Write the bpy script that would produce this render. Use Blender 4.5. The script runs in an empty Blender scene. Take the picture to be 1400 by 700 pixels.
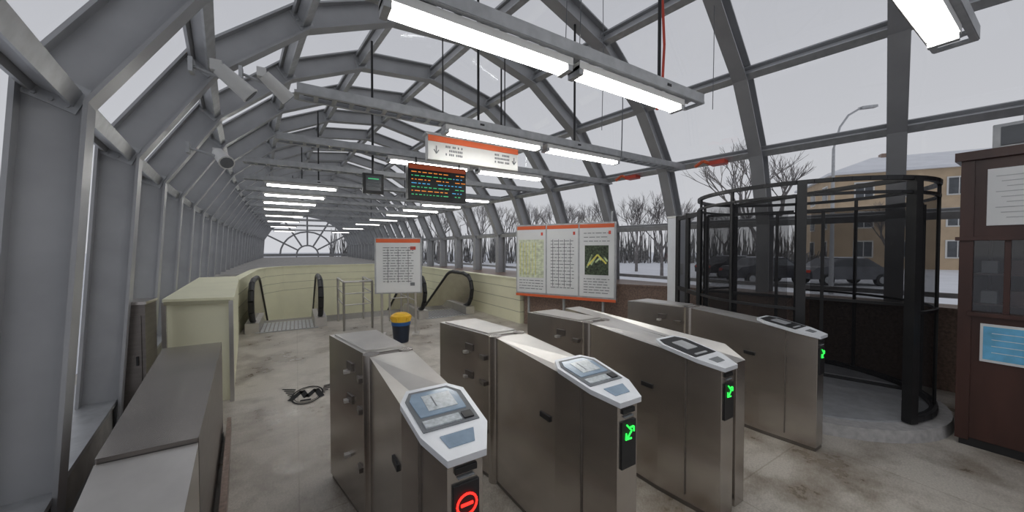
import bpy, math, random
from mathutils import Vector, Matrix
random.seed(7)
sc = bpy.context.scene
try:
    sc.view_settings.view_transform = 'Standard'
    sc.view_settings.look = 'None'
    sc.view_settings.exposure = 0.12
except Exception: pass

# ---------------- materials ----------------
def mat(name, col, rough=0.5, metal=0.0, var=0.15, scale=6.0, stretch=(1,1,1), emit=None, estr=0.0, bump=0.0, col2=None, detail=4):
    m = bpy.data.materials.new(name); m.use_nodes = True
    nt = m.node_tree; b = nt.nodes['Principled BSDF']
    tc = nt.nodes.new('ShaderNodeTexCoord'); mp = nt.nodes.new('ShaderNodeMapping')
    mp.inputs['Scale'].default_value = stretch
    nz = nt.nodes.new('ShaderNodeTexNoise'); nz.inputs['Scale'].default_value = scale; nz.inputs['Detail'].default_value = detail
    nt.links.new(tc.outputs['Object'], mp.inputs['Vector']); nt.links.new(mp.outputs['Vector'], nz.inputs['Vector'])
    rp = nt.nodes.new('ShaderNodeValToRGB')
    c2 = col2 or tuple(min(1, c*(1+var)) for c in col)
    c1 = tuple(c*(1-var) for c in col) if not col2 else col
    rp.color_ramp.elements[0].position = .32; rp.color_ramp.elements[1].position = .68
    rp.color_ramp.elements[0].color = (*c1, 1); rp.color_ramp.elements[1].color = (*c2, 1)
    nt.links.new(nz.outputs['Fac'], rp.inputs['Fac']); nt.links.new(rp.outputs['Color'], b.inputs['Base Color'])
    b.inputs['Roughness'].default_value = rough; b.inputs['Metallic'].default_value = metal
    if emit:
        b.inputs['Emission Color'].default_value = (*emit, 1); b.inputs['Emission Strength'].default_value = estr
    if bump:
        bp = nt.nodes.new('ShaderNodeBump'); bp.inputs['Strength'].default_value = bump; bp.inputs['Distance'].default_value = .01
        nt.links.new(nz.outputs['Fac'], bp.inputs['Height']); nt.links.new(bp.outputs['Normal'], b.inputs['Normal'])
    return m

def see_through(name, col, fac, rough=.1, gloss=True):
    m = bpy.data.materials.new(name); m.use_nodes = True
    nt = m.node_tree; nt.nodes.clear()
    o = nt.nodes.new('ShaderNodeOutputMaterial'); mx = nt.nodes.new('ShaderNodeMixShader')
    t = nt.nodes.new('ShaderNodeBsdfTransparent')
    if gloss:
        g = nt.nodes.new('ShaderNodeBsdfGlossy'); g.inputs['Roughness'].default_value = rough
    else:
        g = nt.nodes.new('ShaderNodeBsdfDiffuse')
    g.inputs['Color'].default_value = (*col, 1)
    nt.links.new(t.outputs[0], mx.inputs[1]); nt.links.new(g.outputs[0], mx.inputs[2]); nt.links.new(mx.outputs[0], o.inputs[0])
    mx.inputs[0].default_value = fac
    return m

M = {}
M['steel'] = mat('painted_grey_steel', (.36,.365,.375), .38, .1, .08, 3)
M['steel_l'] = mat('galvanised_steel', (.44,.45,.46), .4, .4, .12, 12)
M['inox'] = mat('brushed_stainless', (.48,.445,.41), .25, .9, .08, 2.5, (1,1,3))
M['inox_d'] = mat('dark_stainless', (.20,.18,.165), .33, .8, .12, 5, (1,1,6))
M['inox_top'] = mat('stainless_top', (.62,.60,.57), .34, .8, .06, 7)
M['frame'] = mat('silver_reader_frame', (.74,.76,.79), .35, .2, .03, 7)
M['black'] = mat('black_paint', (.012,.012,.013), .45, 0, .2, 8)
M['mblack'] = mat('matt_black_vinyl', (.008,.008,.009), .95, 0, .2, 8)
M['rubber'] = mat('black_rubber', (.02,.02,.02), .5, 0, .2, 8)
M['white'] = mat('white_enamel', (.70,.70,.68), .4, 0, .04, 5)
M['paper'] = mat('poster_paper', (.72,.73,.73), .6, 0, .03, 3)
M['orange'] = mat('orange_strip', (.72,.13,.04), .5, 0, .05, 3)
M['red'] = mat('red_plastic', (.62,.07,.04), .5, 0, .1, 4)
M['redglow'] = mat('red_indicator', (.8,.03,.02), .4, 0, .05, 3, emit=(1,.03,.02), estr=1.4)
M['greenglow'] = mat('green_indicator', (.05,.8,.1), .4, 0, .05, 3, emit=(.03,1,.1), estr=1.0)
M['lcd'] = mat('lcd_screen', (.17,.22,.28), .15, 0, .15, 20, emit=(.5,.7,.9), estr=.09)
M['lcd2'] = mat('lcd_page', (.5,.54,.56), .2, 0, .2, 60)
M['amber'] = mat('amber_led', (.8,.3,.05), .5, 0, .05, 3, emit=(1,.3,.05), estr=.6)
M['ggrn'] = mat('green_led', (.1,.6,.2), .5, 0, .05, 3, emit=(.1,.9,.4), estr=.35)
M['cyan'] = mat('cyan_led', (.1,.4,.7), .5, 0, .05, 3, emit=(.1,.5,.9), estr=.5)
M['ink'] = mat('ink_grey', (.16,.17,.18), .7, 0, .1, 10)
M['pgreen'] = mat('map_green', (.42,.52,.28), .7, 0, .5, 14)
M['pyel'] = mat('map_yellow', (.75,.68,.15), .7, 0, .2, 14)
M['pdark'] = mat('photo_dark', (.05,.07,.04), .6, 0, .8, 30)
M['pmap'] = mat('map_paper', (.62,.66,.5), .6, 0, .25, 16)
M['cream'] = mat('cream_panel', (.84,.82,.60), .5, 0, .04, 2)
M['cream_s'] = mat('cream_seam', (.42,.40,.27), .6, 0, .05, 2)
M['granite'] = mat('brown_granite', (.24,.165,.13), .35, 0, .3, 40)
M['concrete'] = mat('concrete_ledge', (.40,.385,.36), .7, 0, .18, 6)
M['snow'] = mat('snow', (.80,.82,.86), .8, 0, .06, .6)
M['bark'] = mat('bark', (.20,.185,.18), .9, 0, .3, 5)
M['wood'] = mat('brown_wood_panel', (.05,.019,.014), .38, 0, .3, 5, (1,1,.2))
M['ochre'] = mat('ochre_facade', (.52,.40,.27), .8, 0, .1, 1)
M['dwin'] = mat('dark_window', (.08,.09,.10), .2, 0, .2, 2)
M['carp'] = mat('dark_car_paint', (.03,.032,.04), .25, .3, .2, 2)
M['carg'] = mat('grey_car_paint', (.16,.165,.18), .25, .3, .2, 2)
M['hedge'] = mat('bare_hedge', (.17,.165,.16), .9, 0, .5, 3)
M['blue'] = mat('blue_plastic', (.02,.10,.30), .4, 0, .1, 4)
M['yellow'] = mat('yellow_liner', (.85,.50,.03), .5, 0, .1, 10)
M['navy'] = mat('navy_bin', (.015,.022,.04), .45, 0, .2, 4)
M['bluep'] = mat('blue_notice', (.13,.42,.66), .5, 0, .2, 9)
M['tube'] = mat('fluorescent_tube', (.9,.9,.9), .4, 0, .01, 3, emit=(1,.99,.95), estr=15.0)
M['tube2'] = mat('fluorescent_tube_dim', (.9,.9,.9), .4, 0, .01, 3, emit=(1,.99,.95), estr=4.0)
M['glass'] = see_through('canopy_glass', (.85,.88,.9), .07, .05)
M['kglass'] = see_through('kiosk_glass', (.3,.3,.3), .25, .05)
M['mesh'] = see_through('perforated_black_mesh', (.03,.03,.032), .45, .5, False)
M['pave'] = mat('stone_base', (.42,.41,.40), .6, 0, .15, 20)

# floor
m = bpy.data.materials.new('wet_terrazzo'); m.use_nodes = True; nt = m.node_tree; b = nt.nodes['Principled BSDF']
tc = nt.nodes.new('ShaderNodeTexCoord')
n1 = nt.nodes.new('ShaderNodeTexNoise'); n1.inputs['Scale'].default_value = 1.4; n1.inputs['Detail'].default_value = 10; n1.inputs['Roughness'].default_value=.68
n2 = nt.nodes.new('ShaderNodeTexNoise'); n2.inputs['Scale'].default_value = 90; n2.inputs['Detail'].default_value = 3
r1 = nt.nodes.new('ShaderNodeValToRGB'); r1.color_ramp.elements[0].position=.40; r1.color_ramp.elements[1].position=.56
r1.color_ramp.elements[0].color=(.265,.22,.17,1); r1.color_ramp.elements[1].color=(.56,.52,.455,1)
r2 = nt.nodes.new('ShaderNodeValToRGB'); r2.color_ramp.elements[0].position=.3; r2.color_ramp.elements[1].position=.7
r2.color_ramp.elements[0].color=(.72,.72,.72,1); r2.color_ramp.elements[1].color=(1,1,1,1)
br = nt.nodes.new('ShaderNodeTexBrick'); br.inputs['Scale'].default_value=1; br.inputs['Brick Width'].default_value=1.2; br.inputs['Row Height'].default_value=1.2
br.offset=0; br.inputs['Mortar Size'].default_value=.005
br.inputs['Color1'].default_value=(1,1,1,1); br.inputs['Color2'].default_value=(.96,.96,.96,1); br.inputs['Mortar'].default_value=(.78,.76,.73,1)
mx=nt.nodes.new('ShaderNodeMixRGB'); mx.blend_type='MULTIPLY'; mx.inputs[0].default_value=1
mx2=nt.nodes.new('ShaderNodeMixRGB'); mx2.blend_type='MULTIPLY'; mx2.inputs[0].default_value=1
L=nt.links.new
for n in (n1,n2,br): L(tc.outputs['Object'], n.inputs['Vector'])
L(n1.outputs['Fac'],r1.inputs['Fac']); L(n2.outputs['Fac'],r2.inputs['Fac'])
L(r1.outputs[0],mx.inputs[1]); L(r2.outputs[0],mx.inputs[2]); L(mx.outputs[0],mx2.inputs[1]); L(br.outputs['Color'],mx2.inputs[2]); L(mx2.outputs[0],b.inputs['Base Color'])
mr=nt.nodes.new('ShaderNodeMapRange'); mr.inputs[1].default_value=.38; mr.inputs[2].default_value=.6; mr.inputs[3].default_value=.24; mr.inputs[4].default_value=.6
L(n1.outputs['Fac'],mr.inputs[0]); L(mr.outputs[0],b.inputs['Roughness'])
M['floor']=m

# ---------------- mesh builder ----------------
class MB:
    def __init__(s): s.v=[]; s.f=[]; s.m=[]; s.mats=[]; s.sm=[]
    def mi(s,k):
        if k not in s.mats: s.mats.append(k)
        return s.mats.index(k)
    def add(s, vs, fs, k, smooth=False):
        o=len(s.v); s.v += [tuple(v) for v in vs]
        i=s.mi(k)
        for f in fs: s.f.append(tuple(o+a for a in f)); s.m.append(i); s.sm.append(smooth)
    def hexa(s, p, k):
        s.add(p, [(3,2,1,0),(4,5,6,7),(0,1,5,4),(1,2,6,5),(2,3,7,6),(3,0,4,7)], k)
    def box(s, c, d, k, rz=0, mtx=None):
        pts=[]
        for z in (-.5,.5):
            for x,y in ((-.5,-.5),(.5,-.5),(.5,.5),(-.5,.5)):
                p=Vector((x*d[0],y*d[1],z*d[2]))
                if mtx: p=mtx@p
                elif rz: p=Matrix.Rotation(rz,3,'Z')@p
                pts.append(Vector(c)+p)
        s.hexa(pts,k)
    def prism(s, poly, z0, z1, k, kt=None):
        n=len(poly)
        zt=z1 if isinstance(z1,(list,tuple)) else [z1]*n
        zb=z0 if isinstance(z0,(list,tuple)) else [z0]*n
        v=[(x,y,zb[i]) for i,(x,y) in enumerate(poly)]+[(x,y,zt[i]) for i,(x,y) in enumerate(poly)]
        s.add(v,[(i,(i+1)%n,n+(i+1)%n,n+i) for i in range(n)]+[tuple(range(n-1,-1,-1))],k)
        s.add(v[n:],[tuple(range(n))],kt or k)
    def cyl(s,a,b_,r,k,n=8,r2=None,caps=True,smooth=True):
        a=Vector(a); b_=Vector(b_); d=(b_-a)
        if d.length<1e-6: return
        d.normalize(); u=d.orthogonal().normalized(); w=d.cross(u)
        r2=r if r2 is None else r2
        vs=[a+(u*math.cos(t)+w*math.sin(t))*r for t in [2*math.pi*i/n for i in range(n)]]
        vs+=[b_+(u*math.cos(t)+w*math.sin(t))*r2 for t in [2*math.pi*i/n for i in range(n)]]
        s.add(vs,[(i,(i+1)%n,n+(i+1)%n,n+i) for i in range(n)],k,smooth)
        if caps: s.add(vs,[tuple(range(n-1,-1,-1)),tuple(range(n,2*n))],k)
    def tube(s,pts,r,k,n=6):
        for i in range(len(pts)-1): s.cyl(pts[i],pts[i+1],r,k,n)
    def beam(s,a,b_,w,h,k,up=(0,0,1)):
        a=Vector(a); b_=Vector(b_); d=(b_-a).normalized(); up=Vector(up)
        sd=d.cross(up)
        if sd.length<1e-4: sd=d.orthogonal()
        sd.normalize(); u=sd.cross(d).normalized()
        P=[]
        for e in (a,b_):
            P.append([e-sd*w/2-u*h/2, e+sd*w/2-u*h/2, e+sd*w/2+u*h/2, e-sd*w/2+u*h/2])
        s.hexa(P[0]+P[1],k)
    def quad(s,pts,k): s.add(pts,[tuple(range(len(pts)))],k)
    def build(s,name,bevel=0,loc=None,parent=None):
        me=bpy.data.meshes.new(name); me.from_pydata(s.v,[],s.f)
        for k in s.mats: me.materials.append(M[k])
        for i,p in enumerate(me.polygons): p.material_index=s.m[i]; p.use_smooth=s.sm[i]
        me.update()
        ob=bpy.data.objects.new(name,me); sc.collection.objects.link(ob)
        if loc: ob.location=loc
        if bevel:
            bv=ob.modifiers.new('bevel','BEVEL'); bv.width=bevel; bv.segments=2; bv.limit_method='ANGLE'
        if parent: ob.parent=parent
        return ob

# ---------------- canopy ----------------
ZC=1.0; RO=3.9; RI=3.63
def cx(y): return .9+2.05*math.exp(-y/10)
def P(phi,r,y,t=0):
    s=-.205*math.exp(-y/10); n=math.hypot(s,1)
    T=Vector((s/n,1/n,0)); U=Vector((1/n,-s/n,0))
    a=math.radians(phi)
    return Vector((cx(y),y,ZC))+U*(r*math.cos(a))+T*t+Vector((0,0,r*math.sin(a)))
nodes=[-14.9,15.5,32,49.5,69,88,107,124,141,157.5,194.9]
ribY=[.55+1.42*i for i in range(-2,28)]
rib=MB()
def sweep(mb,y,r0,r1,w,k):
    secs=[]
    for ph in nodes:
        secs.append([P(ph,r0,y,-w),P(ph,r1,y,-w),P(ph,r1,y,w),P(ph,r0,y,w)])
    for i in range(len(secs)-1): mb.hexa(secs[i]+secs[i+1],k)
for y in ribY:
    sweep(rib,y,RO-.02,RO,.085,'steel'); sweep(rib,y,RI+.02,RO-.02,.008,'steel'); sweep(rib,y,RI,RI+.02,.08,'steel')
    for ph in nodes[1:-1]:
        for q in (-1,1):
            a=P(ph-1.2,RI+.13,y,q*.014); b_=P(ph+1.2,RI+.13,y,q*.014)
            rad=P(ph,1,y)-P(ph,0,y)
            rib.beam(a,b_,.01,.2,'steel_l',rad)
            for e_ in (-.8,.8):
                for rr in (.07,.13,.19): rib.cyl(P(ph+e_,RI+rr,y,q*.016),P(ph+e_,RI+rr,y,q*.03),.011,'steel_l',6)
    for ph in (-13.5,193.5):
        p=P(ph,(RI+RO)/2,y); rib.box((p.x,p.y,.04),(.42,.26,.06),'steel')
rib.build('arched_rib_frame')
pur=MB()
for j,ph in enumerate(nodes):
    for i in range(len(ribY)-1):
        a=P(ph,RO-.13,ribY[i]); b_=P(ph,RO-.13,ribY[i+1])
        rad=(P(ph,1,ribY[i])-P(ph,0,ribY[i]))
        if j in (0,len(nodes)-1): pur.beam(a,b_,.14,.2,'steel',rad)
        else:
            pur.beam(a+rad*.07,b_+rad*.07,.11,.03,'steel',rad); pur.beam(a-rad*.02,b_-rad*.02,.04,.13,'steel',rad); pur.beam(a-rad*.08,b_-rad*.08,.09,.02,'steel_l',rad)
for ph in (0.5,):
    for i in range(len(ribY)-1):
        a=P(ph,RO-.05,ribY[i]); b_=P(ph,RO-.05,ribY[i+1]); pur.beam(a,b_,.06,.06,'steel_l')
pur.build('canopy_purlin_frame')
gl=MB()
for i in range(len(ribY)-1):
    for j in range(len(nodes)-1):
        gl.quad([P(nodes[j],RO+.01,ribY[i]),P(nodes[j],RO+.01,ribY[i+1]),P(nodes[j+1],RO+.01,ribY[i+1]),P(nodes[j+1],RO+.01,ribY[i])],'glass')
gl.build('glass_roof')
ye=ribY[-1]
e=MB()
for ph in (0,30,60,90,120,150,180):
    e.beam(P(ph,.9,ye),P(ph,RI,ye),.14,.16,'steel',(0,1,0))
for r in (.9,2.2):
    for a in range(0,180,15): e.beam(P(a,r,ye),P(a+15,r,ye),.14,.16,'steel',(0,1,0))
e.beam(P(0,RI,ye),P(180,RI,ye),.14,.25,'steel')
e.beam(P(0,.9,ye)-Vector((0,0,1)),P(0,.9,ye),.1,.1,'steel',(0,1,0)); e.beam(P(180,.9,ye)-Vector((0,0,1)),P(180,.9,ye),.1,.1,'steel',(0,1,0))
e.build('window_end_fan')

# ---------------- floor, ledges, walls ----------------
f=MB()
f.prism([(-2.4,-4),(7.2,-4),(7.2,8.7),(-2.4,8.7)],-.3,0,'floor')
f.build('floor')
g=MB()
outer=[(P(0,RO-.02,y).x,y) for y in (14,10,6.2,3.7,1,-2.2)]
inner=[(6.28,-2.2),(6.2,1),(5.68,3.7),(4.12,6.2)]
g.prism(inner+[(P(0,RO,6.2).x,6.2)]+outer[3:],0.002,.9,'granite')
g.prism([(a-.03 if i<4 else a,b_) for i,(a,b_) in enumerate(inner+[(P(0,RO,6.2).x,6.2)]+outer[3:])],.902,.94,'granite')
g.build('wall_right')
w=MB()
def wallseg(a,b_,th,z0,z1,k='cream'):
    a=Vector((*a,0)); b_=Vector((*b_,0)); L_=(b_-a).length; ang=math.atan2(b_.y-a.y,b_.x-a.x)
    c=(a+b_)/2; w.box((c.x,c.y,(z0+z1)/2),(L_,th,z1-z0),k,ang)
    w.box((c.x,c.y,z1+.015),(L_+.02,th+.05,.03),'cream',ang)
    for zz in (.25,.5,.75):
        if zz<z1-.1: w.box((c.x,c.y,zz),(L_+.004,th+.006,.012),'cream_s',ang)
wallseg((4.1,6.25),(3.85,14),.12,-3,.93)
pts=[(-.98,8.2),(-.98,11.8),(-.85,12.9),(-.4,13.6),(.4,14),(3.85,14)]
for i in range(len(pts)-1): wallseg(pts[i],pts[i+1],.12,-3,1.0)
w.prism([(-1.12,4.85),(-.58,4.7),(-.92,8.2),(-1.45,8.2)],0,1.06,'cream')
w.prism([(-1.15,4.83),(-.56,4.68),(-.90,8.2),(-1.47,8.2)],1.06,1.09,'cream')
w.build('wall_escalator_well')
t=MB()
for x,y in ((-1.13,4.80),(-.585,4.655)): t.box((x,y,.53),(.035,.03,1.06),'inox_top')
t.box((-.86,4.72,1.05),(.55,.02,.035),'cream_s',-.26)
t.build('trim_2')
w=MB()
w.prism([(-1.37,4.4),(-1.16,4.4),(-1.16,4.7),(-1.37,4.7)],0,1.1,'inox_d')
w.prism([(-1.38,4.39),(-1.15,4.39),(-1.15,4.71),(-1.38,4.71)],1.1,1.125,'inox')
w.box((-1.265,4.394,.55),(.16,.008,.9),'inox_d'); w.box((-1.21,4.385,.6),(.015,.012,.08),'black')
w.build('metal_service_cabinet')
f2=MB()
f2.prism([(-2.4,8.7),(-1.06,8.7),(-1.06,14.1),(-2.4,14.1)],-.3,0,'floor')
f2.prism([(4.1,8.7),(7.2,8.7),(7.2,14.1),(4.1,14.1)],-.3,0,'floor')
f2.prism([(-3.4,14.08),(6,14.08),(6,41),(-3.4,41)],-.3,.78,'concrete')
f2.build('floor_gallery')
wb=MB()
wb.prism([(4.2,6.22),(6.4,6.22),(5.6,14),(3.93,14)],0.002,.88,'granite'); wb.build('wall_right_ledge')
lg=MB()
L1=[(P(180,RO,y).x-.1,y) for y in (-2.2,1,3,5,8,11,14)]
lg.prism(L1+[(x+.38,y) for x,y in reversed(L1)],0.002,.26,'concrete')
lg.prism([(x+.02,y) for x,y in L1]+[(x+.40,y) for x,y in reversed(L1)],.262,.295,'steel_l')
lg.build('wall_left_curb')
ws=MB()
ws.prism([(-.9,9.6),(3.8,9.6),(3.8,13.9),(-.9,13.9)],[-4,-4,-4,-4],[-.75,-.75,-3.1,-3.1],'concrete'); ws.prism([(-.9,8.72),(3.8,8.72),(3.8,9.58),(-.9,9.58)],-1,-.02,'inox_d')
ws.build('floor_well_slope')

# ---------------- escalators ----------------
def escalator(x0,x1,y0,name):
    e=MB()
    e.box(((x0+x1)/2,y0+.25,.008),(x1-x0-.1,1.0,.012),'steel_l')
    for i in range(14): e.box((x0+.12+(x1-x0-.24)*i/13,y0+.25,.017),(.02,.9,.006),'inox_d')
    for i in range(11):
        e.box(((x0+x1)/2,y0+.95+i*.34,-.1-i*.2),(x1-x0-.2,.34,.2),'inox_d')
        e.box(((x0+x1)/2,y0+.79+i*.34,.002-i*.2),(x1-x0-.2,.03,.008),'pyel')
    for x in (x0,x1):
        pts=[(y0+.25,.12),(y0-.12,.25),(y0-.26,.42),(y0-.31,.62),(y0-.25,.80),(y0-.1,.93),(y0+.2,.98),(y0+.9,.98),(y0+1.1,.95),(y0+1.3,.87),(y0+5.0,-1.3)]
        e.box((x,y0+.45,.09),(.22,1.3,.2),'inox_top')
        e.add([(x-.1,y0+1.1,.19),(x+.1,y0+1.1,.19),(x+.1,y0+5,-2.1),(x-.1,y0+5,-2.1),(x-.1,y0+1.1,-.6),(x+.1,y0+1.1,-.6),(x+.1,y0+5,-2.9),(x-.1,y0+5,-2.9)],[(0,1,2,3),(0,3,7,4),(1,5,6,2)],'inox_top')
        poly=[(y0+.2,.18)]+[(a+.03,b_-.04) for a,b_ in pts[1:]]+[(y0+5,-2.1),(y0+1.1,.18)]
        n=len(poly)
        for sx in (-.02,.02):
            v=[(x+sx,a,b_) for a,b_ in poly]
            e.add(v,[tuple(range(n))],'inox')
        for i in range(len(pts)-1):
            a=(x,)+pts[i]; b_=(x,)+pts[i+1]
            e.cyl(a,b_,.05,'rubber',8)
    return e.build(name)
escalator(-.72,.42,8.35,'escalator')
escalator(2.45,3.6,8.0,'escalator')

r=MB()
def rail(pts,h=.95):
    for p in pts: r.cyl((*p,0),(*p,h),.022,'inox_top',8)
    for i in range(len(pts)-1):
        for hh in (h,.5,.72): r.cyl((*pts[i],hh),(*pts[i+1],hh),.02 if hh==h else .012,'inox_top',8)
rail([(.78,7.5),(1.3,7.5)]); rail([(.78,7.5),(.78,8.6)]); rail([(1.3,7.5),(1.3,8.6)])
rail([(2.15,7.4),(2.15,8.6)]); rail([(1.75,8.0),(2.15,8.0)])
r.build('stair_railing')

# ---------------- turnstiles ----------------
def gate(x,y,light,name,twin=False):
    g=MB()
    body=[(0,0),(.13,0),(.19,.14),(.2,.4),(.17,1.0),(-.07,1.0),(-.05,.38)]
    zt=[.895,.895,.912,.957,1.0,1.0,.955]
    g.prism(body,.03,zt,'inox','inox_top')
    g.prism([(a*.96+.003,b_*.99+.004) for a,b_ in body],0,.03,'inox_d')
    g.prism([(-.085,1.06),(.165,1.06),(.09,1.66),(-.22,1.66)],.03,1.0,'inox','inox_top')
    g.prism([(-.08,1.07),(.16,1.07),(.085,1.65),(-.21,1.65)],0,.03,'inox_d')
    g.cyl((-.055,1.03,0),(-.055,1.03,1.005),.045,'inox',16); g.cyl((.14,1.03,0),(.14,1.03,1.005),.04,'inox',16)
    g.box((.04,1.03,.5),(.18,.07,.99),'inox_d')
    for zz in (.32,.66,.84):
        g.box((-.145-.0,1.3,zz),(.05,.035,.02),'inox_top'); g.box((-.1,1.12,zz),(.03,.07,.03),'inox_d')
    sd=Vector((-.135,.6,0)).normalized(); an=math.atan2(sd.y,sd.x)
    for zz in (.88,.68):
        q=Vector((-.085,1.06,0))+sd*.22; g.box((q.x-.003,q.y,zz),(.09,.012,.05),'inox_d',an)
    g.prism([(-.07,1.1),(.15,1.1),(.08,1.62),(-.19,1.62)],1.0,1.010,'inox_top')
    hx=[(-.005,-.02),(.135,-.02),(.205,.11),(.215,.36),(.16,.42),(-.02,.42),(-.065,.34),(-.05,.12)]
    def hz(yy): return .918+.17*(yy+.02)
    g.prism(hx,[hz(b_)-.022 for a,b_ in hx],[hz(b_)+.003 for a,b_ in hx],'frame','frame')
    def plate(poly,k,dz): g.prism(poly,[hz(b_)+.002 for a,b_ in poly],[hz(b_)+dz for a,b_ in poly],k)
    if light!='b':
        plate([(-.035,.135),(.185,.135),(.193,.34),(.15,.395),(-.015,.395),(-.045,.34)],'ink',.006)
        plate([(-.02,.215),(.165,.215),(.17,.33),(.14,.375),(-.01,.375),(-.03,.33)],'lcd',.010)
        plate([(.02,.24),(.14,.24),(.14,.345),(.02,.345)],'lcd2',.012)
        plate([(.055,.26),(.06,.26),(.06,.33),(.055,.33)],'ink',.013)
        plate([(-.02,.15),(.12,.15),(.12,.19),(-.023,.19)],'lcd2',.011)
        plate([(.13,.15),(.17,.15),(.17,.19),(.13,.19)],'black',.012)
        plate([(.02,.03),(.115,.03),(.14,.095),(.01,.095)],'lcd',.006)
    else:
        plate([(-.035,.135),(.185,.135),(.193,.34),(.15,.395),(-.015,.395),(-.045,.34)],'black',.006)
        plate([(.02,.22),(.13,.22),(.13,.33),(.02,.33)],'steel_l',.010)
        plate([(0,.15),(.12,.15),(.12,.165),(0,.165)],'steel_l',.010)
        plate([(.03,.04),(.11,.04),(.12,.09),(.02,.09)],'ink',.005)
    g.box((.065,-.004,.868),(.08,.012,.022),'black'); g.box((.065,-.004,.842),(.06,.012,.007),'ink')
    g.box((.065,-.004,.715),(.095,.012,.215),'black')
    if light=='r':
        c=Vector((.065,-.014,.752)); N=20
        for i in range(N):
            a=2*math.pi*i/N; b_=2*math.pi*(i+1)/N
            g.cyl(c+Vector((math.cos(a)*.035,0,math.sin(a)*.035)),c+Vector((math.cos(b_)*.035,0,math.sin(b_)*.035)),.0045,'redglow',6)
        g.box(c,(.045,.006,.010),'redglow')
    else:
        c=Vector((.065,-.014,.765))
        def st(x0,z0,x1,z1,wd=.008): g.beam(c+Vector((x0,0,z0)),c+Vector((x1,0,z1)),.006,wd,'greenglow',(0,0,1))
        st(-.022,.045,.012,.012); st(.012,.012,-.016,-.016)          # bent shaft
        st(-.030,-.020,.012,-.022); st(-.026,-.024,-.024,.008); st(.026,.030,.026,.004); st(.0,.028,.024,.030)
    g.box((-.056,.46,.68),(.012,.09,.03),'black')
    g.box((-.062,.92,.5),(.006,.006,.9),'inox_d'); g.box((-.03,.2,.5),(.012,.006,.85),'inox_d')
    if twin:
        tw=[(.225,.03),(.33,.03),(.42,.2),(.43,1.66),(.24,1.66),(.215,.2)]
        g.prism(tw,0,[.90,.90,.95,1.0,1.0,.95],'inox','inox_top')
    return g.build(name,bevel=.004,loc=(x,y,0))
gate(.41,1.07,'r','turnstile'); gate(1.21,1.07,'g','turnstile'); gate(2.07,1.07,'b','turnstile',True); gate(3.46,1.07,'b','turnstile')

# ---------------- left stainless barrier ----------------
b1=MB()
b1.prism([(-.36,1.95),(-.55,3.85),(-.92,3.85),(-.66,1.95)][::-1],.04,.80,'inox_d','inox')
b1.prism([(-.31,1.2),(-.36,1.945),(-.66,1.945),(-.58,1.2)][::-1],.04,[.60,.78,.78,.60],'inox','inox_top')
b1.prism([(-.2,1.1),(-.5,3.9),(-.53,3.9),(-.24,1.1)][::-1],0,.12,'granite')
b1.prism([(-.33,1.25),(-.54,3.8),(-.86,3.8),(-.56,1.25)][::-1],0,.04,'black')
b1.build('stainless_barrier',bevel=.006)
sk=MB(); sk.prism([(-.95,2.0),(-.75,2.0),(-.95,4.3),(-1.12,4.3)],0.002,.16,'granite'); sk.build('trim_1')

# floor logo
lo=MB()
N=28
for i in range(N):
    a=2*math.pi*i/N; b_=2*math.pi*(i+1)/N
    for r0,r1 in ((.138,.154),(.120,.126)):
        lo.quad([(r0*math.cos(a),r0*math.sin(a),.002),(r1*math.cos(a),r1*math.sin(a),.002),(r1*math.cos(b_),r1*math.sin(b_),.002),(r0*math.cos(b_),r0*math.sin(b_),.002)],'mblack')
def stroke(a,b_,wd):
    a=Vector((*a,.003)); b_=Vector((*b_,.003)); d=(b_-a).normalized(); n_=Vector((-d.y,d.x,0))*wd/2
    lo.quad([a-n_,b_-n_,b_+n_,a+n_],'mblack')
stroke((-.15,-.07),(-.07,.08),.055); stroke((-.07,.08),(0,-.04),.055); stroke((0,-.04),(.07,.08),.055); stroke((.07,.08),(.15,-.07),.055)
for sx in (-1,1):
    for i in range(5): stroke((sx*(.14),.12-.028*i),(sx*(.28-.028*i),.16-.04*i),.016)
stroke((-.05,-.09),(.05,-.09),.025)
l=lo.build('floor_logo',loc=(.09,4.42,0.001)); l.rotation_euler[2]=math.radians(-8); l.scale=(1,1.7,1)

# ---------------- cable trays, lamps ----------------
def tray(y,x0,x1,z=2.9):
    t=MB()
    for dy in (-.09,.09):
        t.box(((x0+x1)/2,y+dy,z+.03),(x1-x0,.012,.08),'steel_l'); t.box(((x0+x1)/2,y+dy*.85,z-.01),(x1-x0,.03,.008),'steel_l')
    n=int((x1-x0)/.14)
    for i in range(n+1): t.box((x0+(x1-x0)*i/n,y,z+.0),(.035,.18,.02),'steel_l')
    t.cyl((x0+.05,y+.03,z+.03),(x1-.05,y+.03,z+.03),.014,'rubber',6); t.cyl((x0+.05,y-.03,z+.025),(x1-.05,y-.03,z+.025),.01,'ink',6)
    t.build('cable_tray')
def lamp(y,x0,x1,z=2.855,k='tube'):
    t=MB()
    t.box(((x0+x1)/2,y,z),(x1-x0,.13,.05),'white')
    for e_ in (x0+.02,x1-.02): t.box((e_,y,z-.03),(.04,.12,.06),'steel_l')
    for dy in (-.035,.035): t.cyl((x0+.04,y+dy,z-.042),(x1-.04,y+dy,z-.042),.016,k,10)
    t.build('fluorescent_lamp')
def crown(x,y): return ZC+math.sqrt(max(.1,3.66**2-(x-cx(y))**2))
def rod(x,y,z=2.9,r_=.014,name='suspension_rod'):
    t=MB(); t.cyl((x,y,z),(x,y,crown(x,y)),r_,'black',8); t.box((x,y,z-.0),(.05,.2,.02),'black'); t.build(name)
tray(.45,1.0,3.6); lamp(.45,2.08,3.26); lamp(.45,.85,2.03)
tray(1.88,.2,3.1); lamp(1.88,.38,1.6); lamp(1.88,1.66,2.86)
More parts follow.
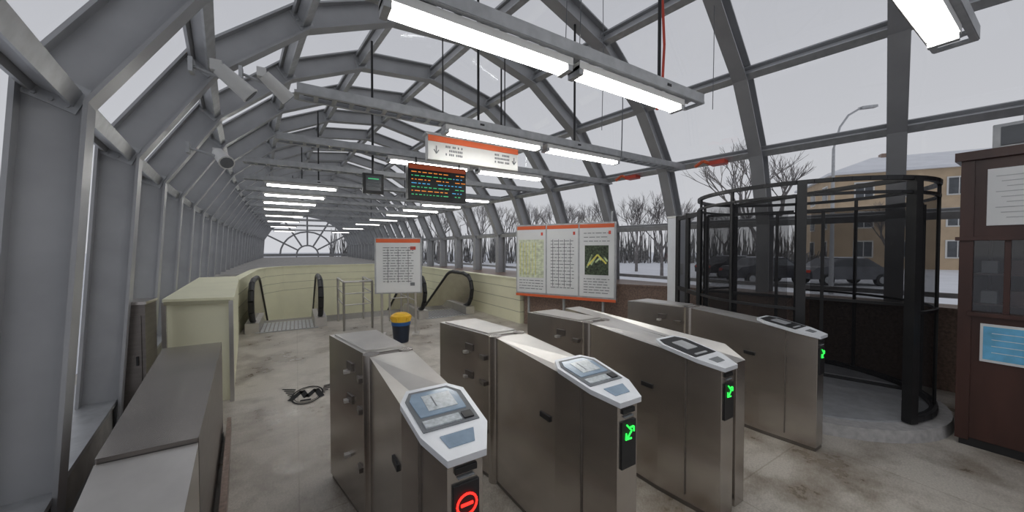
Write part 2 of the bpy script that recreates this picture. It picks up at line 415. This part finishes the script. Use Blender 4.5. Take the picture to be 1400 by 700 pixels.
tray(3.5,.02,5.4); lamp(3.5,1.32,2.55); lamp(3.5,2.62,3.9)
tray(5.05,-.18,5.4); lamp(5.05,1.08,2.3); lamp(5.05,2.45,3.7)
for i,y in enumerate([6.6,8.15,9.7,11.3,13.2,15.8,19,23.5,29.5]):
    c=cx(y); k='tube' if y<12 else 'tube2'
    tray(y,c-2.6,c+2.8)
    if i!=0: lamp(y,c-2.3,c-1.05,k=k); lamp(y,c+1.3,c+2.5,k=k)
for x,y in ((1.72,3.5),(3.11,3.5),(.6,1.88),(2.6,1.88),(2.9,5.05)): rod(x,y,2.93)
for y in (8.15,11.3,15.8):
    rod(cx(y)-1.4,y,2.93); rod(cx(y)+1.4,y,2.93)
hw=MB()
for x,y,l_ in ((2.2,2.6,1.3),(2.4,2.62,1.1),(3.1,3.0,1.6),(3.9,3.4,1.5),(3.95,3.45,1.3),(4.0,2.2,1.2)):
    z1=crown(x,y); hw.tube([(x,y,z1),(x+.02,y+.01,z1-l_*.5),(x-.01,y,z1-l_)],.004,'ink',5)
hw.build('hanging_cable')
rc=MB(); rc.tube([(3.24,2.3,4.55),(3.22,2.3,4.2),(3.26,2.3,3.7),(3.21,2.28,3.35),(3.20,2.3,3.15),(3.23,2.36,3.05)],.014,'red',6); rc.build('red_cable')

# ---------------- hanging signs ----------------
s=MB()
s.box((1.91,4.0,2.77),(1.22,.10,.28),'white')
s.box((1.91,3.944,2.875),(1.22,.012,.07),'orange'); s.box((1.91,4.0,2.922),(1.27,.14,.03),'steel_l')
for i,(x0,wd) in enumerate(((1.42,.06),(1.52,.24),(2.18,.22))):
    for zz in (2.80,2.755,2.71):
        if i==0: continue
        n=int(wd/.022)
        for k in range(n):
            if random.random()>.12: s.box((x0+k*.022,3.947,zz),(.015,.006,.026),'ink')
for xx in (1.40,2.46):
    s.box((xx,3.947,2.75),(.012,.006,.09),'ink'); s.beam((xx-.03,3.947,2.75),(xx,3.947,2.705),.006,.012,'ink'); s.beam((xx+.03,3.947,2.75),(xx,3.947,2.705),.006,.012,'ink')
for xx in (1.5,2.35): s.cyl((xx,4.0,2.92),(xx,4.0,crown(xx,4.0)),.008,'black')
s.build('hanging_direction_sign',bevel=.004)
s=MB()
s.box((1.745,4.9,2.53),(.86,.10,.50),'black')
s.box((1.745,4.846,2.735),(.84,.01,.06),'orange')
for i in range(7):
    zz=2.665-.052*i; k=('amber','ggrn','amber','cyan','ggrn','amber','ggrn')[i]
    x=1.36
    while x<2.10:
        wd=random.uniform(.02,.08)
        if not (1.62<x<1.66 or 1.9<x<1.93): s.box((x+wd/2,4.846,zz),(wd,.006,.012),k if x<1.9 else 'cyan' if i%2 else k)
        x+=wd+.022
for xx in (1.45,2.1): s.cyl((xx,4.93,2.78),(xx,4.93,2.885),.012,'black')
s.build('departure_display',bevel=.005)
s=MB()
s.box((.92,5.18,2.50),(.27,.08,.27),'black'); s.box((.92,5.135,2.50),(.2,.01,.2),'dwin')
for i in range(3): s.box((.92,5.128,2.56-.05*i),(.14,.005,.012),'ggrn' if i==0 else 'ink')
s.cyl((.92,5.18,2.63),(.92,5.18,crown(.92,5.1)),.016,'black'); s.build('hanging_clock_display')

# ---------------- information boards ----------------
def board_lines(mb,O,U,x0,x1,z0,z1,rows,k='ink'):
    for i in range(rows):
        zz=z1-(z1-z0)*(i+.5)/rows
        x=x0
        while x<x1-.03:
            wd=min(random.uniform(.03,.12),x1-x)
            a=O+U*x; b_=O+U*(x+wd)
            mb.beam((a.x,a.y,zz),(b_.x,b_.y,zz),.003,.012,k); x+=wd+.02
A=Vector((3.9,6.14,0)); B=Vector((4.85,4.34,0)); U=(B-A); Lb=U.length; U.normalize(); Nn=Vector((U.y,-U.x,0))
if Nn.x>0: Nn=-Nn
t=MB(); z0,z1=.67,2.08; mid=(A+B)/2
ang=math.atan2(U.y,U.x)
t.box((mid.x,mid.y,(z0+z1)/2),(Lb,.06,z1-z0),'steel_l',ang)
front=A+Nn*.036
pw=(Lb-.12)/3
def fb(x0,x1,za,zb,k,off=0.0,th=.008):
    a=front+Nn*off+U*x0; b_=front+Nn*off+U*x1; c=(a+b_)/2
    t.box((c.x,c.y,(za+zb)/2),(x1-x0,th,zb-za),k,ang)
for i in range(3):
    x0=.03+i*(pw+.03)
    fb(x0,x0+pw,z0+.05,z1-.03,'paper'); fb(x0,x0+pw,z1-.10,z1-.03,'orange',.004); 
    O=front+Nn*.008
    fb(x0+pw-.1,x0+pw-.06,z1-.22,z1-.16,'red',.006)
    if i==0:
        fb(x0+.04,x0+pw-.04,z0+.35,z1-.3,'pmap',.004)
        for k in range(6): fb(x0+.07+.07*k,x0+.078+.07*k,z0+.4,z1-.36,'pyel',.008)
        for k in range(7): fb(x0+.06,x0+pw-.06,z0+.42+.09*k,z0+.426+.09*k,'pgreen',.008)
        board_lines(t,O,U,x0+.05,x0+pw-.05,z0+.1,z0+.32,4)
    elif i==1:
        board_lines(t,O,U,x0+.08,x0+pw-.08,z0+.15,z1-.3,15)
        for k in range(4): fb(x0+.12+.12*k,x0+.128+.12*k,z0+.2,z1-.3,'ink',.004)
    else:
        fb(x0+.1,x0+pw-.1,z0+.45,z1-.42,'pdark',.004)
        for k in range(5):
            a=front+Nn*.01+U*(x0+.14+.08*k); b_=front+Nn*.01+U*(x0+.24+.07*k)
            t.beam((a.x,a.y,z0+.58+.05*k),(b_.x,b_.y,z0+.82-.03*k),.004,.03,'pgreen')
        a=front+Nn*.013+U*(x0+.16); b_=front+Nn*.013+U*(x0+.34); c_=front+Nn*.013+U*(x0+.5)
        t.beam((a.x,a.y,z0+.62),(b_.x,b_.y,z0+.82),.004,.03,'pyel'); t.beam((b_.x,b_.y,z0+.82),(c_.x,c_.y,z0+.66),.004,.03,'pyel')
        board_lines(t,O,U,x0+.08,x0+pw-.08,z1-.38,z1-.16,3); board_lines(t,O,U,x0+.08,x0+pw-.08,z0+.1,z0+.4,6)
fb(0,Lb,z0-.03,z0+.02,'orange')
for q in (.25,Lb/2,Lb-.25):
    a=A+U*q-Nn*.05; t.cyl((a.x,a.y,0),(a.x,a.y,2.0),.025,'steel_l')
t.build('information_board')
t=MB(); bc=Vector((1.62,6.65,0)); ang=-math.radians(20)
U=Vector((math.cos(ang),math.sin(ang),0)); Nn=Vector((math.sin(ang),-math.cos(ang),0))
z0,z1=.77,1.80; front=bc+Nn*.025-U*.41
t.box((bc.x,bc.y,(z0+z1)/2),(.84,.04,z1-z0),'steel_l',ang)
fb(.02,.80,z0+.02,z1-.02,'paper'); fb(.02,.80,z1-.09,z1-.02,'orange',.004)
O=front+Nn*.008
board_lines(t,O,U,.14,.68,z0+.2,z1-.16,14)
for k in range(3): fb(.22+.18*k,.228+.18*k,z0+.2,z1-.2,'ink',.004)
fb(.62,.7,z0+.14,z0+.2,'ink',.004)
fb(.62,.72,z1-.22,z1-.16,'red',.004)
for q in (-.3,.3):
    a=bc+U*q; t.cyl((a.x,a.y,0),(a.x,a.y,z0+.1),.022,'inox_top'); t.box((a.x,a.y,.01),(.12,.3,.02),'inox_top',ang)
t.build('schedule_stand')

t=MB(); x,y=1.52,6.1
t.cyl((x,y,0.01),(x,y,.34),.125,'navy',20,.152); t.cyl((x,y,.36),(x,y,.46),.158,'yellow',20,.165); t.cyl((x,y,.30),(x,y,.36),.157,'blue',20,.160)
t.cyl((x,y,.46),(x,y,.50),.165,'yellow',20,.10)
for a in range(0,360,45): t.cyl((x+.15*math.cos(a),y+.15*math.sin(a),.38),(x+.17*math.cos(a),y+.17*math.sin(a),.44),.012,'yellow')
t.build('waste_bin')

# ---------------- full height revolving gate ----------------
c=MB(); CX,CY,R=4.84,1.68,1.0
c.cyl((CX,CY,0),(CX,CY,.10),1.12,'pave',48,1.11); c.cyl((CX,CY,.10),(CX,CY,.115),.97,'steel_l',48)
def pt(a,r,z): a=math.radians(a); return Vector((CX+r*math.cos(a),CY+r*math.sin(a),z))
def ring(a0,a1,r,z,w_,h_,k='black'):
    n=max(2,int((a1-a0)/7))
    for i in range(n):
        p,q=pt(a0+(a1-a0)*i/n,r,z),pt(a0+(a1-a0)*(i+1)/n,r,z)
        c.beam(p,q,w_,h_,k)
ring(0,360,R,2.2,.04,.035); ring(0,360,R,2.08,.03,.025)
for a0,a1 in ((65,200),(248,380)):
    ring(a0,a1,R,.14,.05,.05); ring(a0,a1,R,1.05,.03,.025)
    n=20
    for i in range(n):
        p,q=a0+(a1-a0)*i/n,a0+(a1-a0)*(i+1)/n
        c.quad([pt(p,R,.14),pt(q,R,.14),pt(q,R,2.08),pt(p,R,2.08)],'mesh')
    for a in (a0,a1,(a0+a1)/2,a0+(a1-a0)*.25,a0+(a1-a0)*.75):
        wdt=.07 if a in (a0,a1) else .025
        c.box(pt(a,R,1.16),(wdt,wdt,2.1),'black',math.radians(a))
c.cyl((CX,CY,.1),(CX,CY,2.2),.04,'black',12)
for a in (18,108,198,288):
    u=pt(a,1,0)-pt(a,0,0)
    for z in (.22,1.05,2.02): c.beam(pt(a,.05,z),pt(a,.92,z),.025,.03,'black')
    for r_ in (.2,.92): c.beam(pt(a,r_,.22),pt(a,r_,2.02),.03,.03,'black',u)
    c.quad([pt(a,.1,.25),pt(a,.92,.25),pt(a,.92,2.0),pt(a,.1,2.0)],'mesh')
for a in (20,65,200,248):
    c.beam(pt(a,.05,2.2),pt(a,R,2.2),.04,.04,'black')
p1=Vector((4.14,2.42,0)); p2=Vector((4.60,3.0,0))
for p,q in ((p1,p2),):
    for z in (.12,1.05,2.02): c.beam(p+Vector((0,0,z)),q+Vector((0,0,z)),.04,.05,'black')
    for s_ in (p,(p+q)/2,q): c.box(s_+Vector((0,0,1.03)),(.045,.045,2.06),'black')
    c.quad([p+Vector((0,0,.12)),q+Vector((0,0,.12)),q+Vector((0,0,2.02)),p+Vector((0,0,2.02))],'mesh')
c.build('revolving_gate')
t=MB(); t.box((4.90,3.2,1.03),(.2,.2,2.06),'frame'); t.box((4.90,3.2,2.07),(.22,.22,.03),'white'); t.box((4.82,3.093,1.3),(.1,.01,.16),'white'); t.build('service_column',bevel=.005)
t=MB()
t.cyl((5.02,4.6,0.95),(5.02,4.6,2.3),.02,'steel_l')
t.box((4.98,4.55,1.98),(.1,.08,.12),'red'); t.box((4.98,4.55,1.42),(.1,.08,.12),'red'); t.box((4.98,4.52,1.7),(.07,.07,.2),'white'); t.box((4.98,4.505,1.98),(.05,.01,.05),'white')
t.build('fire_alarm_call_point')
t=MB()
for y in (2.45,3.95):
    a=P(32,RI-.02,y-.1); b_=P(32,RI-.02,y+.12)
    t.beam(a,b_,.16,.06,'red'); t.tube([b_,b_+Vector((-.05,.1,.06)),b_+Vector((-.1,.2,-.02))],.025,'orange')
t.build('red_cable_junction')

# ---------------- kiosk ----------------
k=MB(); X0,X1,Y0,Y1=4.62,5.8,-1.6,.53
k.box(((X0+X1)/2,(Y0+Y1)/2,.05),(X1-X0-.04,Y1-Y0-.04,.1),'black')
k.box(((X0+X1)/2,(Y0+Y1)/2,2.34),(X1-X0+.06,Y1-Y0+.06,.07),'wood')
for x,y in ((X0+.035,Y0+.035),(X0+.035,Y1-.035),(X1-.035,Y0+.035),(X1-.035,Y1-.035),(X0+.035,-.55)):
    k.box((x,y,1.2),(.07,.07,2.3),'wood')
k.box((X0+.03,(Y0+Y1)/2,.57),(.04,Y1-Y0-.05,1.0),'wood'); k.box((X0+.03,(Y0+Y1)/2,2.0),(.04,Y1-Y0-.05,.66),'wood')
k.box(((X0+X1)/2,Y1-.03,1.2),(X1-X0-.05,.04,2.2),'wood'); k.box(((X0+X1)/2,Y0+.03,1.2),(X1-X0-.05,.04,2.2),'wood'); k.box((X1-.03,(Y0+Y1)/2,1.2),(.04,Y1-Y0-.05,2.2),'wood')
k.quad([(X0+.03,Y0,1.08),(X0+.03,Y1,1.08),(X0+.03,Y1,1.68),(X0+.03,Y0,1.68)],'kglass')
for yy in (.3,-.1,-.9): k.box((X0+.03,yy,1.38),(.04,.03,.62),'wood')
k.box((X0+.02,-.02,1.08),(.12,1.0,.03),'wood'); k.box((X0-.0,.0,1.68),(.05,1.1,.03),'wood')
for zz in (1.15,1.4):
    for i in range(7):
        k.box((X0+.3,.4-.13*i,zz+.05),(.12,.08,.1+.02*(i%3)),('ink','wood','navy','ink','granite','navy','ink')[i])
    k.box((X0+.3,0,zz-.01),(.2,1,.015),'wood')
k.box((X0-.004,.17,2.0),(.006,.46,.44),'paper'); 
for i in range(9): k.box((X0-.009,.17,2.16-.04*i),(.003,.38-.05*(i%3),.006),'steel_l')
k.box((X0-.004,.20,.86),(.006,.40,.27),'bluep'); k.box((X0-.008,.20,.86),(.004,.43,.30),'paper'); k.box((X0-.011,.20,.86),(.004,.40,.26),'bluep')
for i in range(4): k.box((X0-.014,.20,.94-.05*i),(.003,.32,.005),'paper')
k.build('ticket_kiosk',bevel=.004)
t=MB(); t.box((5.0,.25,2.49),(.35,.3,.22),'steel_l'); t.box((4.82,.25,2.5),(.01,.22,.15),'ink'); t.cyl((5.0,.25,2.61),(5.0,.25,2.8),.02,'steel_l'); t.build('ventilation_unit',bevel=.006)

def speaker(p,d,n):
    t=MB(); p=Vector(p); d=Vector(d).normalized()
    t.cyl(p-d*.15,p+d*.12,.06,'white',14,.075); t.cyl(p+d*.12,p+d*.135,.08,'white',14); t.cyl(p+d*.136,p+d*.14,.065,'ink',14)
    t.box(p-d*.17,(.08,.08,.09),'white')
    side=Vector((-1,0,.25)); t.cyl(p,p+side*.3,.015,'steel_l'); t.box(p+side*.3,(.03,.1,.12),'steel_l')
    t.build(n)
speaker((-.44,4.0,3.08),(.5,.1,-.4),'horn_loudspeaker')
speaker((-.15,4.45,3.28),(.5,.2,-.4),'horn_loudspeaker')
speaker((-.72,5.3,2.66),(.3,-.6,-.4),'horn_loudspeaker')

# ---------------- exterior ----------------
g=MB()
for a,b_,c_,d in ((-120,-2.45,-120,200),(7.25,160,-120,200),(-2.45,7.25,-120,-4.02),(-2.45,7.25,41.02,200)):
    g.prism([(a,c_),(b_,c_),(b_,d),(a,d)],-.6,-.35,'snow')
g.build('snow_ground')
YAW=math.radians(31.6)
def W(px,Zc,z=-.35):
    Xc=(px-700)/480*Zc; s_,c_=math.sin(YAW),math.cos(YAW)
    return Vector((Zc*s_+Xc*c_, Zc*c_-Xc*s_, z))
def tree_mesh(seed,H):
    random.seed(seed); t=MB()
    def grow(p,d,l_,r_,dep):
        q=p+d*l_
        t.cyl(p,q,r_,'bark',5 if dep<2 else 3,r_*.68,caps=False)
        if dep>=6: return
        n=3 if dep<5 else 2
        for i in range(n):
            ax=Vector((random.uniform(-1,1),random.uniform(-1,1),random.uniform(-.3,.5))).normalized()
            nd=(d+ax*random.uniform(.35,.75)+Vector((0,0,.12))).normalized()
            grow(q if i else p+d*l_*.75,nd,l_*random.uniform(.62,.82),r_*.62,dep+1)
    grow(Vector((0,0,0)),Vector((0,0,1)),H*.27,H*.018,0)
    return t.build('bare_tree')
base=[tree_mesh(i,8) for i in (1,2,3)]
spots=[(1040,18,1.1),(905,24,.85),(870,30,.95),(780,32,.9),(735,36,1.0),(690,38,1.0),(650,40,1.1),(820,42,1.2),(930,40,1.1),(990,42,1.1),(600,45,1.1),(760,50,1.3),(550,50,1.2),(500,60,1.3),(-200,30,1.0),(1215,26,.8)]
for i,(px,Z,s_) in enumerate(spots):
    if i<3: ob=base[i]
    else:
        ob=bpy.data.objects.new('bare_tree',base[i%3].data); sc.collection.objects.link(ob)
    ob.location=W(px,Z); ob.scale=(s_,s_,s_); ob.rotation_euler[2]=i*1.7
random.seed(5)
h=MB()
for i in range(1100):
    px=random.uniform(450,1120); Z=random.uniform(46,60); p=W(px,Z); hh=random.uniform(1.5,5.5)
    h.cyl(p,p+Vector((random.uniform(-.7,.7),random.uniform(-.7,.7),hh)),.10,'hedge',3,.03,False)
for i in range(400):
    px=random.uniform(990,1130); Z=random.uniform(27,30); p=W(px,Z); hh=random.uniform(.6,1.8)
    h.cyl(p,p+Vector((random.uniform(-.4,.4),random.uniform(-.4,.4),hh)),.10,'hedge',3,.03,False)
h.build('hedge_thicket')
def car(px,Z,k,rot):
    c_=MB()
    prof=[(-2.1,.35),(-2.15,.75),(-1.9,.95),(-1.3,1.02),(-.75,1.42),(.7,1.45),(1.35,1.0),(2.0,.85),(2.15,.6),(2.1,.35)]
    n=len(prof); w2=.85
    def sec(y,ins): return [(x,y*(1-(.12 if z>1.1 else 0)),z) for x,z in prof]
    v=sec(-w2,0)+sec(w2,0)
    c_.add(v,[(i,(i+1)%n,n+(i+1)%n,n+i) for i in range(n)]+[tuple(range(n-1,-1,-1)),tuple(range(n,2*n))],k)
    for s_ in (-1,1):
        c_.add([(-1.05,s_*.865,1.03),(-.65,s_*.80,1.36),(.6,s_*.80,1.38),(1.1,s_*.865,1.03)],[(0,1,2,3)],'dwin')
        for x in (-1.35,1.35):
            c_.cyl((x,s_*.68,.32),(x,s_*.88,.32),.32,'rubber',18); c_.cyl((x,s_*.88,.32),(x,s_*.89,.32),.18,'steel_l',12)
    c_.box((0,0,1.47),(1.2,1.3,.05),'snow')
    for y in (-.6,.6): c_.box((2.12,y,.68),(.06,.3,.12),'paper'); c_.box((-2.13,y,.75),(.06,.25,.14),'red')
    o=c_.build('parked_car'); o.location=W(px,Z); o.rotation_euler[2]=rot
car(1045,20,'carp',-.5); car(1150,19,'carg',-.6); car(1000,24,'carp',-.4)
bd=MB(); 
Wd,Dp,Hh=24,12,9.4
bd.box((0,0,Hh/2),(Wd,Dp,Hh),'ochre')
bd.box((0,0,Hh+.1),(Wd+.8,Dp+.8,.25),'snow')
bd.add([(-Wd/2-.4,-Dp/2-.4,Hh+.2),(Wd/2+.4,-Dp/2-.4,Hh+.2),(Wd/2+.4,Dp/2+.4,Hh+.2),(-Wd/2-.4,Dp/2+.4,Hh+.2),(-Wd/2+5,0,Hh+2.6),(Wd/2-5,0,Hh+2.6)],[(0,1,5,4),(1,2,5),(2,3,4,5),(3,0,4)],'snow')
for fl in range(3):
    for i in range(7):
        x=-Wd/2+2.4+i*3.2; z=1.9+fl*2.9
        bd.box((x,-Dp/2-.02,z),(1.5,.1,1.7),'white'); bd.box((x,-Dp/2-.08,z),(1.25,.06,1.45),'dwin'); bd.box((x,-Dp/2-.12,z),(.06,.04,1.45),'white')
    for i in range(3):
        y=-4+4*i; z=1.9+fl*2.9
        bd.box((-Wd/2-.02,y,z),(.1,1.5,1.7),'white'); bd.box((-Wd/2-.08,y,z),(.06,1.25,1.45),'dwin')
for x in (-6,3,8): bd.box((x,0,Hh+2.2),(.7,.7,1.4),'granite')
ob=bd.build('apartment_building'); ob.location=W(1315,36,-.35)
ob.rotation_euler[2]=math.radians(-58)
t=MB(); p=W(1137,15)
t.cyl(p,p+Vector((0,0,6.2)),.09,'steel_l',10,.05)
ar=Vector((math.cos(YAW),-math.sin(YAW),0)); q=p+Vector((0,0,6.2))
t.tube([q,q+ar*.25+Vector((0,0,.9)),q+ar*.6+Vector((0,0,1.4)),q+ar*1.1+Vector((0,0,1.7))],.04,'steel_l',8)
t.beam(q+ar*1.1+Vector((0,0,1.7)),q+ar*1.75+Vector((0,0,1.78)),.2,.1,'steel_l')
t.build('street_lamp')

# ---------------- world ----------------
w=bpy.data.worlds.new('overcast'); sc.world=w; w.use_nodes=True; nt=w.node_tree
bg=nt.nodes['Background']; tc=nt.nodes.new('ShaderNodeTexCoord'); sp=nt.nodes.new('ShaderNodeSeparateXYZ'); rp=nt.nodes.new('ShaderNodeValToRGB')
rp.color_ramp.elements[0].position=0; rp.color_ramp.elements[1].position=.75
rp.color_ramp.elements[0].color=(.57,.58,.61,1); rp.color_ramp.elements[1].color=(.43,.44,.48,1)
nt.links.new(tc.outputs['Generated'],sp.inputs[0]); nt.links.new(sp.outputs['Z'],rp.inputs['Fac']); nt.links.new(rp.outputs[0],bg.inputs['Color'])
bg.inputs['Strength'].default_value=1.0

# ---------------- camera ----------------
cd=bpy.data.cameras.new('camera'); cam=bpy.data.objects.new('camera',cd); sc.collection.objects.link(cam)
cam.location=(0,0,1.6); cd.sensor_width=36; cd.lens=480/1400*36; cd.clip_start=.02; cd.clip_end=500
cam.rotation_euler=(math.radians(90-1.2),0,-YAW)
sc.camera=cam
